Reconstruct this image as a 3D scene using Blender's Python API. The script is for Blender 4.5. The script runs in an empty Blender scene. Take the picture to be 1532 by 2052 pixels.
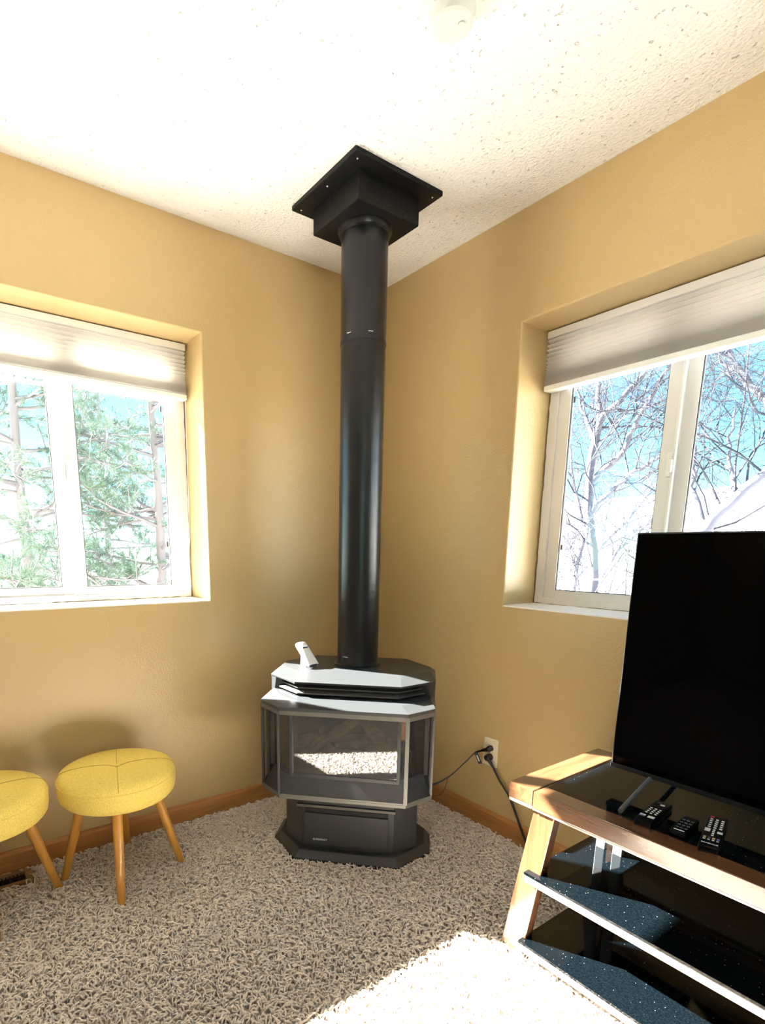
import bpy, bmesh, math, random
import numpy as np
from mathutils import Vector, Matrix

random.seed(7)
rng = np.random.default_rng(7)
SC = bpy.context.scene
COL = SC.collection
R2 = math.sqrt(2.0)

# ------------------------------------------------------------------ camera
IMG_W, IMG_H = 1532.0, 2052.0
F_PX, PPX, PPY = 1091.18, 662.08, 1315.25
cam_d = bpy.data.cameras.new('camera')
cam_o = bpy.data.objects.new('camera', cam_d)
COL.objects.link(cam_o)
cr = Vector((0.57552815, 0.81774709, 0.00755239))
cu = Vector((-0.16361446, 0.10609309, 0.98080302))
cf = Vector((-0.80124756, 0.56571543, -0.19485481))
cam_o.matrix_world = Matrix(((cr.x, cu.x, -cf.x, 2.23004), (cr.y, cu.y, -cf.y, -1.86731),
                             (cr.z, cu.z, -cf.z, 1.22505), (0, 0, 0, 1)))
cam_d.sensor_fit = 'VERTICAL'
cam_d.sensor_height = 24.0
cam_d.lens = 24.0 * F_PX / IMG_H
cam_d.shift_x = (IMG_W / 2 - PPX) / IMG_H
cam_d.shift_y = (PPY - IMG_H / 2) / IMG_H
cam_d.clip_start = 0.05
cam_d.clip_end = 400
SC.camera = cam_o

# ------------------------------------------------------------------ sun, sky, exposure
SUN_DIR = Vector((1.0, 0.58, -0.80)).normalized()
sd = bpy.data.lights.new('sun', 'SUN')
sd.energy = 60.0
sd.angle = math.radians(0.6)
sd.color = (1.0, 0.955, 0.88)
so = bpy.data.objects.new('sun', sd)
so.rotation_euler = SUN_DIR.to_track_quat('-Z', 'Y').to_euler()
COL.objects.link(so)

world = bpy.data.worlds.new('sky')
SC.world = world
world.use_nodes = True
wn = world.node_tree
wn.nodes.clear()
w_out = wn.nodes.new('ShaderNodeOutputWorld')
w_bg = wn.nodes.new('ShaderNodeBackground')
w_sky = wn.nodes.new('ShaderNodeTexSky')
w_sky.sky_type = 'NISHITA'
w_sky.sun_disc = False
w_sky.sun_elevation = math.radians(35.3)
w_sky.sun_rotation = math.atan2(-1.0, -0.58)
w_sky.altitude = 1700
w_bg.inputs['Strength'].default_value = 0.24
w_sky.dust_density = 0.3
w_sky.ozone_density = 2.0
w_mul = wn.nodes.new('ShaderNodeMix')
w_mul.data_type = 'RGBA'
w_mul.blend_type = 'MULTIPLY'
w_mul.inputs[0].default_value = 1.0
w_mul.inputs[7].default_value = (0.50, 1.0, 1.0, 1)
wn.links.new(w_sky.outputs[0], w_mul.inputs[6])
wn.links.new(w_mul.outputs[2], w_bg.inputs[0])
wn.links.new(w_bg.outputs[0], w_out.inputs[0])

vs = SC.view_settings
SC.display_settings.display_device = 'sRGB'
vs.view_transform = 'Standard'
vs.look = 'None'
vs.gamma = 1.0
vs.use_curve_mapping = False
vs.exposure = 1.28
SC.cycles.max_bounces = 12
SC.cycles.diffuse_bounces = 6
SC.cycles.transparent_max_bounces = 16
SC.cycles.sample_clamp_indirect = 20.0
SC.cycles.use_denoising = True

# ------------------------------------------------------------------ materials
def mat(name, color, rough=0.5, metal=0.0, spec=0.5, coat=0.0, coat_rough=0.1):
    m = bpy.data.materials.new(name)
    m.use_nodes = True
    b = m.node_tree.nodes['Principled BSDF']
    b.inputs['Base Color'].default_value = (*color, 1)
    b.inputs['Roughness'].default_value = rough
    b.inputs['Metallic'].default_value = metal
    b.inputs['Specular IOR Level'].default_value = spec
    b.inputs['Coat Weight'].default_value = coat
    b.inputs['Coat Roughness'].default_value = coat_rough
    if coat >= 1.0:
        b.inputs['Coat IOR'].default_value = 2.1
        b.inputs['Coat Roughness'].default_value = 0.14
    return m

def nodes(m):
    return m.node_tree.nodes, m.node_tree.links, m.node_tree.nodes['Principled BSDF']

def coords(m, scale=(1, 1, 1)):
    n, l, b = nodes(m)
    tc = n.new('ShaderNodeTexCoord')
    mp = n.new('ShaderNodeMapping')
    mp.inputs['Scale'].default_value = scale
    l.new(tc.outputs['Object'], mp.inputs[0])
    return mp.outputs[0]

def add_bump(m, scale, strength, dist=0.002, detail=3.0, kind='noise', vec=None):
    n, l, b = nodes(m)
    v = vec or coords(m)
    if kind == 'noise':
        t = n.new('ShaderNodeTexNoise')
        t.inputs['Detail'].default_value = detail
        o = t.outputs[0]
    else:
        t = n.new('ShaderNodeTexVoronoi')
        o = t.outputs['Distance']
    t.inputs['Scale'].default_value = scale
    l.new(v, t.inputs['Vector'])
    bp = n.new('ShaderNodeBump')
    bp.inputs['Strength'].default_value = strength
    bp.inputs['Distance'].default_value = dist
    l.new(o, bp.inputs['Height'])
    l.new(bp.outputs[0], b.inputs['Normal'])
    return t

def add_color(m, scale, stops, vec=None, detail=3.0, rough=0.6):
    n, l, b = nodes(m)
    v = vec or coords(m)
    t = n.new('ShaderNodeTexNoise')
    t.inputs['Scale'].default_value = scale
    t.inputs['Detail'].default_value = detail
    t.inputs['Roughness'].default_value = rough
    l.new(v, t.inputs['Vector'])
    r = n.new('ShaderNodeValToRGB')
    e = r.color_ramp.elements
    e[0].position, e[0].color = stops[0][0], (*stops[0][1], 1)
    e[1].position, e[1].color = stops[1][0], (*stops[1][1], 1)
    for p, c in stops[2:]:
        x = e.new(p)
        x.color = (*c, 1)
    l.new(t.outputs[0], r.inputs[0])
    l.new(r.outputs[0], b.inputs['Base Color'])

def wood(name, dark, light, axis, rough=0.35, coat=0.0, scale=14.0):
    m = mat(name, light, rough, coat=coat)
    s = [scale * 3.0] * 3
    s[axis] = scale * 0.22
    v = coords(m, tuple(s))
    add_color(m, 1.0, [(0.32, dark), (0.68, light)], vec=v, detail=5.0)
    return m

M = {}
M['wall'] = mat('golden_wall_paint', (0.53, 0.384, 0.178), 0.31, spec=0.5)
add_bump(M['wall'], 150.0, 0.5, 0.0025, 2.0)
M['ceiling'] = mat('textured_white_ceiling', (0.88, 0.86, 0.81), 0.9, spec=0.1)
_n, _l, _b = nodes(M['ceiling'])
_v = coords(M['ceiling'])
_t = _n.new('ShaderNodeTexNoise'); _t.inputs['Scale'].default_value = 95.0; _t.inputs['Detail'].default_value = 3.0
_p = _n.new('ShaderNodeTexNoise'); _p.inputs['Scale'].default_value = 70.0; _p.inputs['Detail'].default_value = 2.0
_pr = _n.new('ShaderNodeMapRange'); _pr.inputs[1].default_value = 0.24; _pr.inputs[2].default_value = 0.33
_sm = _n.new('ShaderNodeMath'); _sm.operation = 'ADD'
_bp = _n.new('ShaderNodeBump'); _bp.inputs['Strength'].default_value = 1.0; _bp.inputs['Distance'].default_value = 0.007
_l.new(_v, _t.inputs['Vector']); _l.new(_v, _p.inputs['Vector'])
_l.new(_p.outputs[0], _pr.inputs[0]); _l.new(_pr.outputs[0], _sm.inputs[0]); _l.new(_t.outputs[0], _sm.inputs[1])
_l.new(_sm.outputs[0], _bp.inputs['Height']); _l.new(_bp.outputs[0], _b.inputs['Normal'])
M['carpet_base'] = mat('carpet_backing', (0.66, 0.57, 0.48), 0.95, spec=0.1)
add_bump(M['carpet_base'], 120.0, 0.8, 0.01)
M['carpet'] = mat('beige_frieze_yarn', (0.60, 0.50, 0.40), 0.9, spec=0.1)
add_color(M['carpet'], 160.0, [(0.3, (0.70, 0.62, 0.54)), (0.7, (0.92, 0.84, 0.76))])
M['base_wood'] = wood('honey_oak_baseboard', (0.36, 0.15, 0.045), (0.52, 0.25, 0.085), 1, 0.4)
M['base_wood_x'] = wood('honey_oak_baseboard_x', (0.36, 0.15, 0.045), (0.52, 0.25, 0.085), 0, 0.4)
M['vinyl'] = mat('white_vinyl', (0.74, 0.73, 0.71), 0.35)
M['gasket'] = mat('dark_gasket', (0.03, 0.03, 0.03), 0.6)
M['caulk'] = mat('old_caulk', (0.20, 0.14, 0.08), 0.8)
add_bump(M['caulk'], 90.0, 1.0, 0.004)
M['white_plastic'] = mat('white_plastic', (0.82, 0.82, 0.80), 0.35)
M['detector'] = mat('aged_detector_plastic', (0.60, 0.63, 0.59), 0.5)  # white housing greyed so its shaded side shows against the ceiling
M['stove'] = mat('charcoal_stove_paint', (0.032, 0.034, 0.036), 0.36, spec=0.5)
add_bump(M['stove'], 600.0, 0.08, 0.0004)
M['pipe'] = mat('black_flue_paint', (0.006, 0.0068, 0.008), 0.30, spec=0.4)
add_bump(M['pipe'], 500.0, 0.06, 0.0004)
M['flange'] = mat('black_flange_paint', (0.004, 0.004, 0.004), 0.5, spec=0.2)
add_color(M['flange'], 420.0, [(0.71, (0.004, 0.004, 0.004)), (0.74, (0.16, 0.15, 0.13))], detail=1.0)
M['trim_grey'] = mat('grey_metal_trim', (0.10, 0.098, 0.09), 0.4, metal=0.3)
M['shade_black'] = mat('painted_shade_black', (0.004, 0.004, 0.004), 0.7)  # near-black that stands in for shade inside gaps and openings
M['firebrick'] = mat('dark_firebrick', (0.05, 0.045, 0.04), 0.8)
add_bump(M['firebrick'], 40.0, 0.6, 0.006)
M['log'] = mat('ceramic_log', (0.22, 0.13, 0.08), 0.85)
add_color(M['log'], 22.0, [(0.35, (0.07, 0.045, 0.035)), (0.65, (0.30, 0.19, 0.12))])
add_bump(M['log'], 45.0, 1.0, 0.01)
M['silver'] = mat('silver_lettering', (0.75, 0.75, 0.74), 0.35)
M['tv'] = mat('glossy_black_screen', (0.0008, 0.0008, 0.001), 0.06, spec=0.06)
M['tv_bezel'] = mat('dark_bezel', (0.012, 0.013, 0.016), 0.25)
M['tv_foot'] = mat('grey_foot', (0.10, 0.11, 0.12), 0.35)
M['oak_x'] = wood('walnut_stained_oak_x', (0.085, 0.037, 0.017), (0.18, 0.085, 0.038), 0, 0.25, coat=1.0)
M['oak_y'] = wood('walnut_stained_oak_y', (0.085, 0.037, 0.017), (0.18, 0.085, 0.038), 1, 0.25, coat=1.0)
M['oak_z'] = wood('walnut_stained_oak_z', (0.085, 0.037, 0.017), (0.18, 0.085, 0.038), 2, 0.25, coat=1.0)
M['shelf_glass'] = mat('dusty_black_glass', (0.004, 0.006, 0.008), 0.06, spec=0.33)
_n, _l, _b = nodes(M['shelf_glass'])
_v = coords(M['shelf_glass'])
_t1 = _n.new('ShaderNodeTexNoise'); _t1.inputs['Scale'].default_value = 230.0; _t1.inputs['Detail'].default_value = 1.0
_t2 = _n.new('ShaderNodeTexVoronoi'); _t2.inputs['Scale'].default_value = 75.0
_l.new(_v, _t1.inputs['Vector']); _l.new(_v, _t2.inputs['Vector'])
_r1 = _n.new('ShaderNodeValToRGB')
_r1.color_ramp.elements[0].position = 0.4; _r1.color_ramp.elements[0].color = (0.001, 0.0022, 0.0032, 1)
_r1.color_ramp.elements[1].position = 0.75; _r1.color_ramp.elements[1].color = (0.0035, 0.0055, 0.0075, 1)
_r2 = _n.new('ShaderNodeValToRGB')
_r2.color_ramp.elements[0].position = 0.06; _r2.color_ramp.elements[0].color = (0.12, 0.13, 0.13, 1)
_r2.color_ramp.elements[1].position = 0.11; _r2.color_ramp.elements[1].color = (0, 0, 0, 1)
_ad = _n.new('ShaderNodeMix'); _ad.data_type = 'RGBA'; _ad.blend_type = 'ADD'; _ad.inputs[0].default_value = 1.0
_l.new(_t1.outputs[0], _r1.inputs[0]); _l.new(_t2.outputs['Distance'], _r2.inputs[0])
_l.new(_r1.outputs[0], _ad.inputs[6]); _l.new(_r2.outputs[0], _ad.inputs[7])
_l.new(_ad.outputs[2], _b.inputs['Base Color'])
M['alu'] = mat('brushed_aluminium', (0.62, 0.61, 0.58), 0.3, metal=0.7)
M['post_grey'] = mat('grey_powder_coat', (0.14, 0.15, 0.16), 0.35, metal=0.3)
M['black_rubber'] = mat('black_rubber', (0.01, 0.01, 0.011), 0.45)
M['remote'] = mat('black_remote_plastic', (0.004, 0.004, 0.006), 0.35, spec=0.25)
M['button_white'] = mat('pale_buttons', (0.75, 0.77, 0.80), 0.5)
M['button_grey'] = mat('grey_buttons', (0.10, 0.11, 0.13), 0.5)
M['button_red'] = mat('red_button', (0.55, 0.03, 0.03), 0.5)
M['button_blue'] = mat('blue_button', (0.15, 0.22, 0.55), 0.5)
M['button_tan'] = mat('tan_button', (0.55, 0.38, 0.2), 0.5)
M['outlet'] = mat('ivory_outlet', (0.78, 0.70, 0.52), 0.4)
M['red_wire'] = mat('red_wire', (0.25, 0.03, 0.02), 0.5)
M['tag'] = mat('dark_tag', (0.05, 0.05, 0.07), 0.5)
M['vent_tan'] = mat('brown_register_metal', (0.24, 0.16, 0.075), 0.45)
M['stool_fabric'] = mat('mustard_linen', (0.74, 0.47, 0.085), 0.85, spec=0.2)
_n, _l, _b = nodes(M['stool_fabric'])
_v = coords(M['stool_fabric'])
add_color(M['stool_fabric'], 260.0, [(0.3, (0.66, 0.48, 0.09)), (0.7, (0.86, 0.70, 0.20))], vec=_v)
add_bump(M['stool_fabric'], 420.0, 0.5, 0.001, vec=_v)
M['stool_seam'] = mat('dark_mustard_seam', (0.36, 0.22, 0.03), 0.9)
M['stool_leg'] = wood('honey_beech', (0.50, 0.22, 0.03), (0.66, 0.33, 0.06), 2, 0.3, coat=0.3)
M['snow'] = mat('pale_snowy_ground', (0.72, 0.71, 0.70), 0.95, spec=0.1)
add_color(M['snow'], 0.9, [(0.4, (0.80, 0.80, 0.82)), (0.62, (0.45, 0.40, 0.33))], detail=6.0)
M['bark'] = mat('grey_bark', (0.10, 0.10, 0.135), 0.9)
M['bark_twig'] = mat('grey_twig', (0.033, 0.034, 0.050), 0.9)
M['pine_bark'] = mat('pine_bark', (0.17, 0.16, 0.18), 0.9)
M['needle'] = mat('pine_needle', (0.11, 0.18, 0.14), 0.7)
M['brush'] = mat('far_brush', (0.16, 0.13, 0.12), 0.95)

# translucent pleated fabric
mf = bpy.data.materials.new('pleated_shade_fabric')
mf.use_nodes = True
n = mf.node_tree.nodes
n.clear()
o = n.new('ShaderNodeOutputMaterial')
d1 = n.new('ShaderNodeBsdfDiffuse'); d1.inputs[0].default_value = (0.84, 0.83, 0.82, 1)
d2 = n.new('ShaderNodeBsdfTranslucent'); d2.inputs[0].default_value = (0.80, 0.77, 0.72, 1)
mx = n.new('ShaderNodeMixShader'); mx.inputs[0].default_value = 0.45
mf.node_tree.links.new(d1.outputs[0], mx.inputs[1])
mf.node_tree.links.new(d2.outputs[0], mx.inputs[2])
mf.node_tree.links.new(mx.outputs[0], o.inputs[0])
M['shade'] = mf

def pane_mat(name, tint, ior):
    m = bpy.data.materials.new(name)
    m.use_nodes = True
    n = m.node_tree.nodes
    n.clear()
    o = n.new('ShaderNodeOutputMaterial')
    t = n.new('ShaderNodeBsdfTransparent'); t.inputs[0].default_value = (*tint, 1)
    g = n.new('ShaderNodeBsdfGlossy'); g.inputs['Roughness'].default_value = 0.01
    lw = n.new('ShaderNodeLayerWeight'); lw.inputs[0].default_value = 0.5
    f0 = ((ior - 1) / (ior + 1)) ** 2
    pw = n.new('ShaderNodeMath'); pw.operation = 'POWER'; pw.inputs[1].default_value = 5.0
    ma = n.new('ShaderNodeMath'); ma.operation = 'MULTIPLY_ADD'; ma.inputs[1].default_value = 1 - f0; ma.inputs[2].default_value = f0
    mx = n.new('ShaderNodeMixShader')
    m.node_tree.links.new(lw.outputs['Facing'], pw.inputs[0])
    m.node_tree.links.new(pw.outputs[0], ma.inputs[0])
    m.node_tree.links.new(ma.outputs[0], mx.inputs[0])
    m.node_tree.links.new(t.outputs[0], mx.inputs[1])
    m.node_tree.links.new(g.outputs[0], mx.inputs[2])
    m.node_tree.links.new(mx.outputs[0], o.inputs[0])
    return m
M['pane'] = pane_mat('window_glass', (0.95, 0.97, 0.97), 1.45)
M['fire_glass'] = pane_mat('stove_ceramic_glass', (0.78, 0.74, 0.68), 3.0)

def mesh_screen():
    m = bpy.data.materials.new('woven_steel_screen')
    m.use_nodes = True
    n = m.node_tree.nodes
    b = n['Principled BSDF']
    b.inputs['Base Color'].default_value = (0.035, 0.037, 0.040, 1)
    b.inputs['Roughness'].default_value = 0.45
    b.inputs['Metallic'].default_value = 0.4
    t = n.new('ShaderNodeBsdfTransparent')
    mx = n.new('ShaderNodeMixShader'); mx.inputs[0].default_value = 0.30
    m.node_tree.links.new(t.outputs[0], mx.inputs[1])
    m.node_tree.links.new(b.outputs[0], mx.inputs[2])
    m.node_tree.links.new(mx.outputs[0], n['Material Output'].inputs[0])
    return m
M['screen'] = mesh_screen()

# ------------------------------------------------------------------ helpers
def link(name, me, m, parent=None, smooth=False):
    ob = bpy.data.objects.new(name, me)
    COL.objects.link(ob)
    if m is not None and len(me.materials) == 0:
        me.materials.append(m)
    if parent is not None:
        ob.parent = parent
    if smooth:
        me.shade_smooth()
    return ob

class MB:
    """collects primitive shapes into one bmesh"""
    def __init__(self):
        self.bm = bmesh.new()
    def poly(self, verts, faces):
        vs_ = [self.bm.verts.new(v) for v in verts]
        for f in faces:
            try:
                self.bm.faces.new([vs_[i] for i in f])
            except ValueError:
                pass
        return self
    def box(self, lo, hi):
        x0, y0, z0 = lo
        x1, y1, z1 = hi
        v = [(x0, y0, z0), (x1, y0, z0), (x1, y1, z0), (x0, y1, z0), (x0, y0, z1), (x1, y0, z1), (x1, y1, z1), (x0, y1, z1)]
        return self.poly(v, [(3, 2, 1, 0), (4, 5, 6, 7), (0, 1, 5, 4), (1, 2, 6, 5), (2, 3, 7, 6), (3, 0, 4, 7)])
    def loft(self, rings, cap=True):
        """rings: list of equal-length closed loops of 3D points"""
        k = len(rings[0])
        v = [p for r in rings for p in r]
        f = []
        for i in range(len(rings) - 1):
            for j in range(k):
                a, b = i * k + j, i * k + (j + 1) % k
                f.append((a, b, b + k, a + k))
        if cap:
            f.append(tuple(reversed(range(k))))
            f.append(tuple(range((len(rings) - 1) * k, len(rings) * k)))
        return self.poly(v, f)
    def prism(self, pts, z0, z1):
        return self.loft([[(x, y, z0) for x, y in pts], [(x, y, z1) for x, y in pts]])
    def tube(self, pts, r, sides=8):
        pts = [Vector(p) for p in pts]
        rr = r if isinstance(r, (list, tuple)) else [r] * len(pts)
        rings = []
        t0 = (pts[1] - pts[0]).normalized()
        up = Vector((0, 0, 1)) if abs(t0.z) < 0.9 else Vector((1, 0, 0))
        a = t0.cross(up).normalized()
        for i, p in enumerate(pts):
            t = (pts[min(i + 1, len(pts) - 1)] - pts[max(i - 1, 0)]).normalized()
            a = (a - t * a.dot(t)).normalized()
            b = t.cross(a)
            rings.append([tuple(p + (a * math.cos(2 * math.pi * k / sides) + b * math.sin(2 * math.pi * k / sides)) * rr[i]) for k in range(sides)])
        return self.loft(rings)
    def lathe(self, prof, sides=40, c=(0, 0, 0)):
        rings = [[(c[0] + r * math.cos(2 * math.pi * k / sides), c[1] + r * math.sin(2 * math.pi * k / sides), c[2] + z) for k in range(sides)] for r, z in prof]
        return self.loft(rings)
    def build(self, name, m, parent=None, bevel=0.0, smooth=False, segs=2):
        bm = self.bm
        bmesh.ops.recalc_face_normals(bm, faces=bm.faces)
        if bevel > 0:
            es = [e for e in bm.edges if len(e.link_faces) == 2 and e.calc_face_angle(0) > 0.35]
            bmesh.ops.bevel(bm, geom=es, offset=bevel, segments=segs, affect='EDGES', profile=0.6, clamp_overlap=True)
        me = bpy.data.meshes.new(name)
        bm.to_mesh(me)
        bm.free()
        ob = link(name, me, m, parent)
        if smooth:
            me.shade_smooth()
            try:
                me.set_sharp_from_angle(angle=math.radians(35))
            except Exception:
                pass
        return ob

def tag(ob, label=None, cat=None, group=None, kind=None):
    if label: ob['label'] = label
    if cat: ob['category'] = cat
    if group: ob['group'] = group
    if kind: ob['kind'] = kind
    return ob

def empty(name, loc=(0, 0, 0), rz=0.0):
    ob = bpy.data.objects.new(name, None)
    ob.location = loc
    ob.rotation_euler = (0, 0, rz)
    ob.empty_display_size = 0.1
    COL.objects.link(ob)
    return ob

def copy_tree(ob, parent=None):
    c = ob.copy()
    COL.objects.link(c)
    c.parent = parent
    for ch in list(ob.children):
        copy_tree(ch, c)
    return c

def text_mesh(name, s, size, m, parent, loc, rot, depth=0.0004, shear=0.0):
    cu_ = bpy.data.curves.new(name, 'FONT')
    cu_.body = s
    cu_.size = size
    cu_.extrude = depth
    cu_.shear = shear
    cu_.align_x = 'CENTER'
    cu_.align_y = 'CENTER'
    tmp = bpy.data.objects.new('tmp_text', cu_)
    COL.objects.link(tmp)
    bpy.context.view_layer.update()
    dg = bpy.context.evaluated_depsgraph_get()
    me = bpy.data.meshes.new_from_object(tmp.evaluated_get(dg))
    bpy.data.objects.remove(tmp)
    me.name = name
    me.materials.clear()
    ob = link(name, me, m, parent)
    ob.location = loc
    ob.rotation_euler = rot
    return ob

# ------------------------------------------------------------------ room shell
H = 2.44
RX, RY = 4.8, -4.8            # far extents of the room
T = 0.27                      # wall thickness
HEAD, SILL = 2.058, 0.997
LWY0, LWY1 = -2.825, -0.933    # left window opening (y range on x = 0)
RWX0, RWX1 = 0.809, 2.70      # right window opening (x range on y = 0)

def wall_with_hole(name, a0, a1, h0, h1, axis):
    """slab behind the plane (axis 0: x=0 .. -T, running along y; axis 1: y=0 .. T along x)"""
    mb = MB()
    def P(a, dpt, z):
        return (-dpt, a, z) if axis == 0 else (a, dpt, z)
    outer = [(a0, -0.0), (a1, -0.0), (a1, H + 0.05), (a0, H + 0.05)]
    inner = [(h0, SILL), (h1, SILL), (h1, HEAD), (h0, HEAD)]
    v, f = [], []
    for dpt in (0.0, T):
        v += [P(a, dpt, z) for a, z in outer] + [P(a, dpt, z) for a, z in inner]
    for s in (0, 8):
        for i in range(4):
            j = (i + 1) % 4
            f.append((s + i, s + j, s + 4 + j, s + 4 + i))
    for i in range(4):
        j = (i + 1) % 4
        f.append((i, j, 8 + j, 8 + i))
        f.append((4 + i, 4 + j, 12 + j, 12 + i))
    mb.poly(v, f)
    bmesh.ops.recalc_face_normals(mb.bm, faces=mb.bm.faces)
    es = []
    for e in mb.bm.edges:      # round the drywall corner of the opening on the room side
        c = [vv.co for vv in e.verts]
        on = all(abs(p[0 if axis == 0 else 1]) < 1e-5 for p in c)
        if on and all(h0 - 1e-4 <= p[1 - axis if axis == 1 else 1] <= h1 + 1e-4 and SILL - 1e-4 <= p.z <= HEAD + 1e-4 for p in c):
            es.append(e)
    bmesh.ops.bevel(mb.bm, geom=es, offset=0.006, segments=3, affect='EDGES', profile=0.5)
    ob = mb.build(name, M['wall'])
    return tag(ob, kind='structure')

wl = wall_with_hole('wall_left', RY, T, LWY0, LWY1, 0)
wr = wall_with_hole('wall_right', 0.0, RX, RWX0, RWX1, 1)
BWY0, BWY1, BWZ0, BWZ1 = -3.5, -1.9, 0.95, 2.06      # unseen opening added behind the camera for fill light
bw = MB()
bw.box((RX, RY - 0.15, 0), (RX + 0.15, BWY0, H + 0.05)).box((RX, BWY1, 0), (RX + 0.15, T, H + 0.05))
bw.box((RX, BWY0, 0), (RX + 0.15, BWY1, BWZ0)).box((RX, BWY0, BWZ1), (RX + 0.15, BWY1, H + 0.05))
tag(bw.build('wall_back', M['wall']), kind='structure')
tag(MB().box((-T, RY - 0.15, 0), (RX, RY, H + 0.05)).build('wall_front', M['wall']), kind='structure')
tag(MB().box((-T - 0.35, RY - 0.15, H), (RX + 0.15, T + 0.35, H + 0.15)).build('ceiling', M['ceiling']), kind='structure')
tag(MB().box((-T, RY - 0.15, -0.15), (RX + 0.15, T, 0.0)).build('floor', M['carpet_base']), kind='structure')

def baseboard(name, axis, a0, a1):
    h, t = 0.094, 0.014
    prof = [(0, 0.0), (t, 0.0), (t, h - 0.014), (t * 0.75, h - 0.005), (t * 0.35, h), (0, h)]
    def P(a, dpt, z):
        return (dpt, a, z) if axis == 0 else (a, -dpt, z)
    mb = MB().loft([[P(a0, d_, z) for d_, z in prof], [P(a1, d_, z) for d_, z in prof]])
    return tag(mb.build(name, M['base_wood'] if axis == 0 else M['base_wood_x']), kind='structure')
baseboard('baseboard_left', 0, RY, 0.0)
baseboard('baseboard_right', 1, 0.0, RX)

# ------------------------------------------------------------------ windows
def frame_rect(P, a0, a1, z0, z1, w, d0, d1, name, m, parent, bevel=0.003, wz=None):
    wz = wz or w
    mb = MB()
    def bx(aa, ab, za, zb):
        p, q = P(aa, d0, za), P(ab, d1, zb)
        mb.box(tuple(min(i, j) for i, j in zip(p, q)), tuple(max(i, j) for i, j in zip(p, q)))
    bx(a0, a0 + w, z0, z1); bx(a1 - w, a1, z0, z1)
    bx(a0 + w, a1 - w, z0, z0 + wz); bx(a0 + w, a1 - w, z1 - wz, z1)
    return mb.build(name, m, parent, bevel=bevel)

def window(name, axis, a_near, a_far, sgn):
    """a_near: jamb nearest the room corner; openings run from there away from the corner (sgn)"""
    root = empty(name)
    tag(root, kind='structure')
    def P(a, dpt, z):
        return (-dpt, a, z) if axis == 0 else (a, dpt, z)
    lo, hi = min(a_near, a_far), max(a_near, a_far)
    frame_rect(P, lo, hi, SILL, HEAD, 0.040, 0.205, 0.27, 'frame', M['vinyl'], root, wz=0.030)
    # three lites (narrow, wide, narrow), sliding sashes on two tracks
    q4 = (hi - lo - 0.08) / 4.0
    edges = [0.0, q4, 3 * q4, 4 * q4]
    for i in range(3):
        s0 = a_near + sgn * (0.040 + edges[i] - (0.005 if i else 0.0))
        s1 = a_near + sgn * (0.040 + edges[i + 1] + (0.005 if i < 2 else 0.0))
        aa, ab = min(s0, s1), max(s0, s1)
        dp = 0.215 if i % 2 == 0 else 0.240
        sash = frame_rect(P, aa, ab, SILL + 0.028, HEAD - 0.028, 0.050, dp, dp + 0.022, 'sash', M['vinyl'], root, wz=0.035)
        p, q = P(aa + 0.046, dp + 0.009, SILL + 0.060), P(ab - 0.046, dp + 0.013, HEAD - 0.060)
        MB().box(tuple(min(x, y) for x, y in zip(p, q)), tuple(max(x, y) for x, y in zip(p, q))).build('glass', M['pane'], sash)
        frame_rect(P, aa + 0.0495, ab - 0.0495, SILL + 0.0625, HEAD - 0.0625, 0.003, dp + 0.004, dp + 0.012, 'gasket', M['gasket'], sash, bevel=0)
        if i == 0:
            # small black drain clips seen against the glass and the white latch on the meeting stile
            for zz in (1.225, 1.79):
                p = P(a_near + sgn * 0.098, dp + 0.004, zz); q = P(a_near + sgn * 0.104, dp + 0.010, zz + 0.022)
                MB().box(tuple(min(x, y) for x, y in zip(p, q)), tuple(max(x, y) for x, y in zip(p, q))).build('clip', M['gasket'], sash)
            e = s1 - sgn * 0.010
            lt = MB()
            for (w0, w1, z0, z1, d0, d1) in ((-0.012, 0.012, 1.475, 1.555, -0.010, 0.002), (-0.004, 0.010, 1.488, 1.530, -0.022, -0.008)):
                p, q = P(e + w0, dp + d0, z0), P(e + w1, dp + d1, z1)
                lt.box(tuple(min(x, y) for x, y in zip(p, q)), tuple(max(x, y) for x, y in zip(p, q)))
            lt.build('latch', M['white_plastic'], sash, bevel=0.003)
    for e_ in (edges[1], edges[2]):
        a_ = a_near + sgn * (0.040 + e_ + 0.004)
        p, q = P(a_ - 0.004, 0.205, SILL + 0.03), P(a_ + 0.004, 0.216, HEAD - 0.03)
        MB().box(tuple(min(x, y) for x, y in zip(p, q)), tuple(max(x, y) for x, y in zip(p, q))).build('interlock_rib', M['white_plastic'], root, bevel=0.002)
    # ragged caulk bead where frame meets the drywall return
    pts1 = [P(a_near + sgn * 0.003, 0.204, z) for z in np.linspace(SILL, HEAD, 40)]
    MB().tube([tuple(Vector(p) + Vector(rng.normal(0, 0.0012, 3))) for p in pts1], 0.003, 5).build('caulk_bead', M['caulk'], root)
    pts2 = [P(a, 0.204, SILL + 0.003) for a in np.linspace(a_near, a_far, 90)]
    MB().tube([tuple(Vector(p) + Vector(rng.normal(0, 0.0014, 3))) for p in pts2], 0.003, 5).build('caulk_bead', M['caulk'], root)
    # white painted stool board lying on the sill
    p, q = P(lo + 0.002, 0.002, SILL - 0.002), P(hi - 0.002, 0.205, SILL + 0.004)
    MB().box(tuple(min(x, y) for x, y in zip(p, q)), tuple(max(x, y) for x, y in zip(p, q))).build('sill', M['white_plastic'], root)
    return root
window('window_1', 0, LWY1, LWY0, -1)
window('window_2', 1, RWX0, RWX1, +1)

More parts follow.
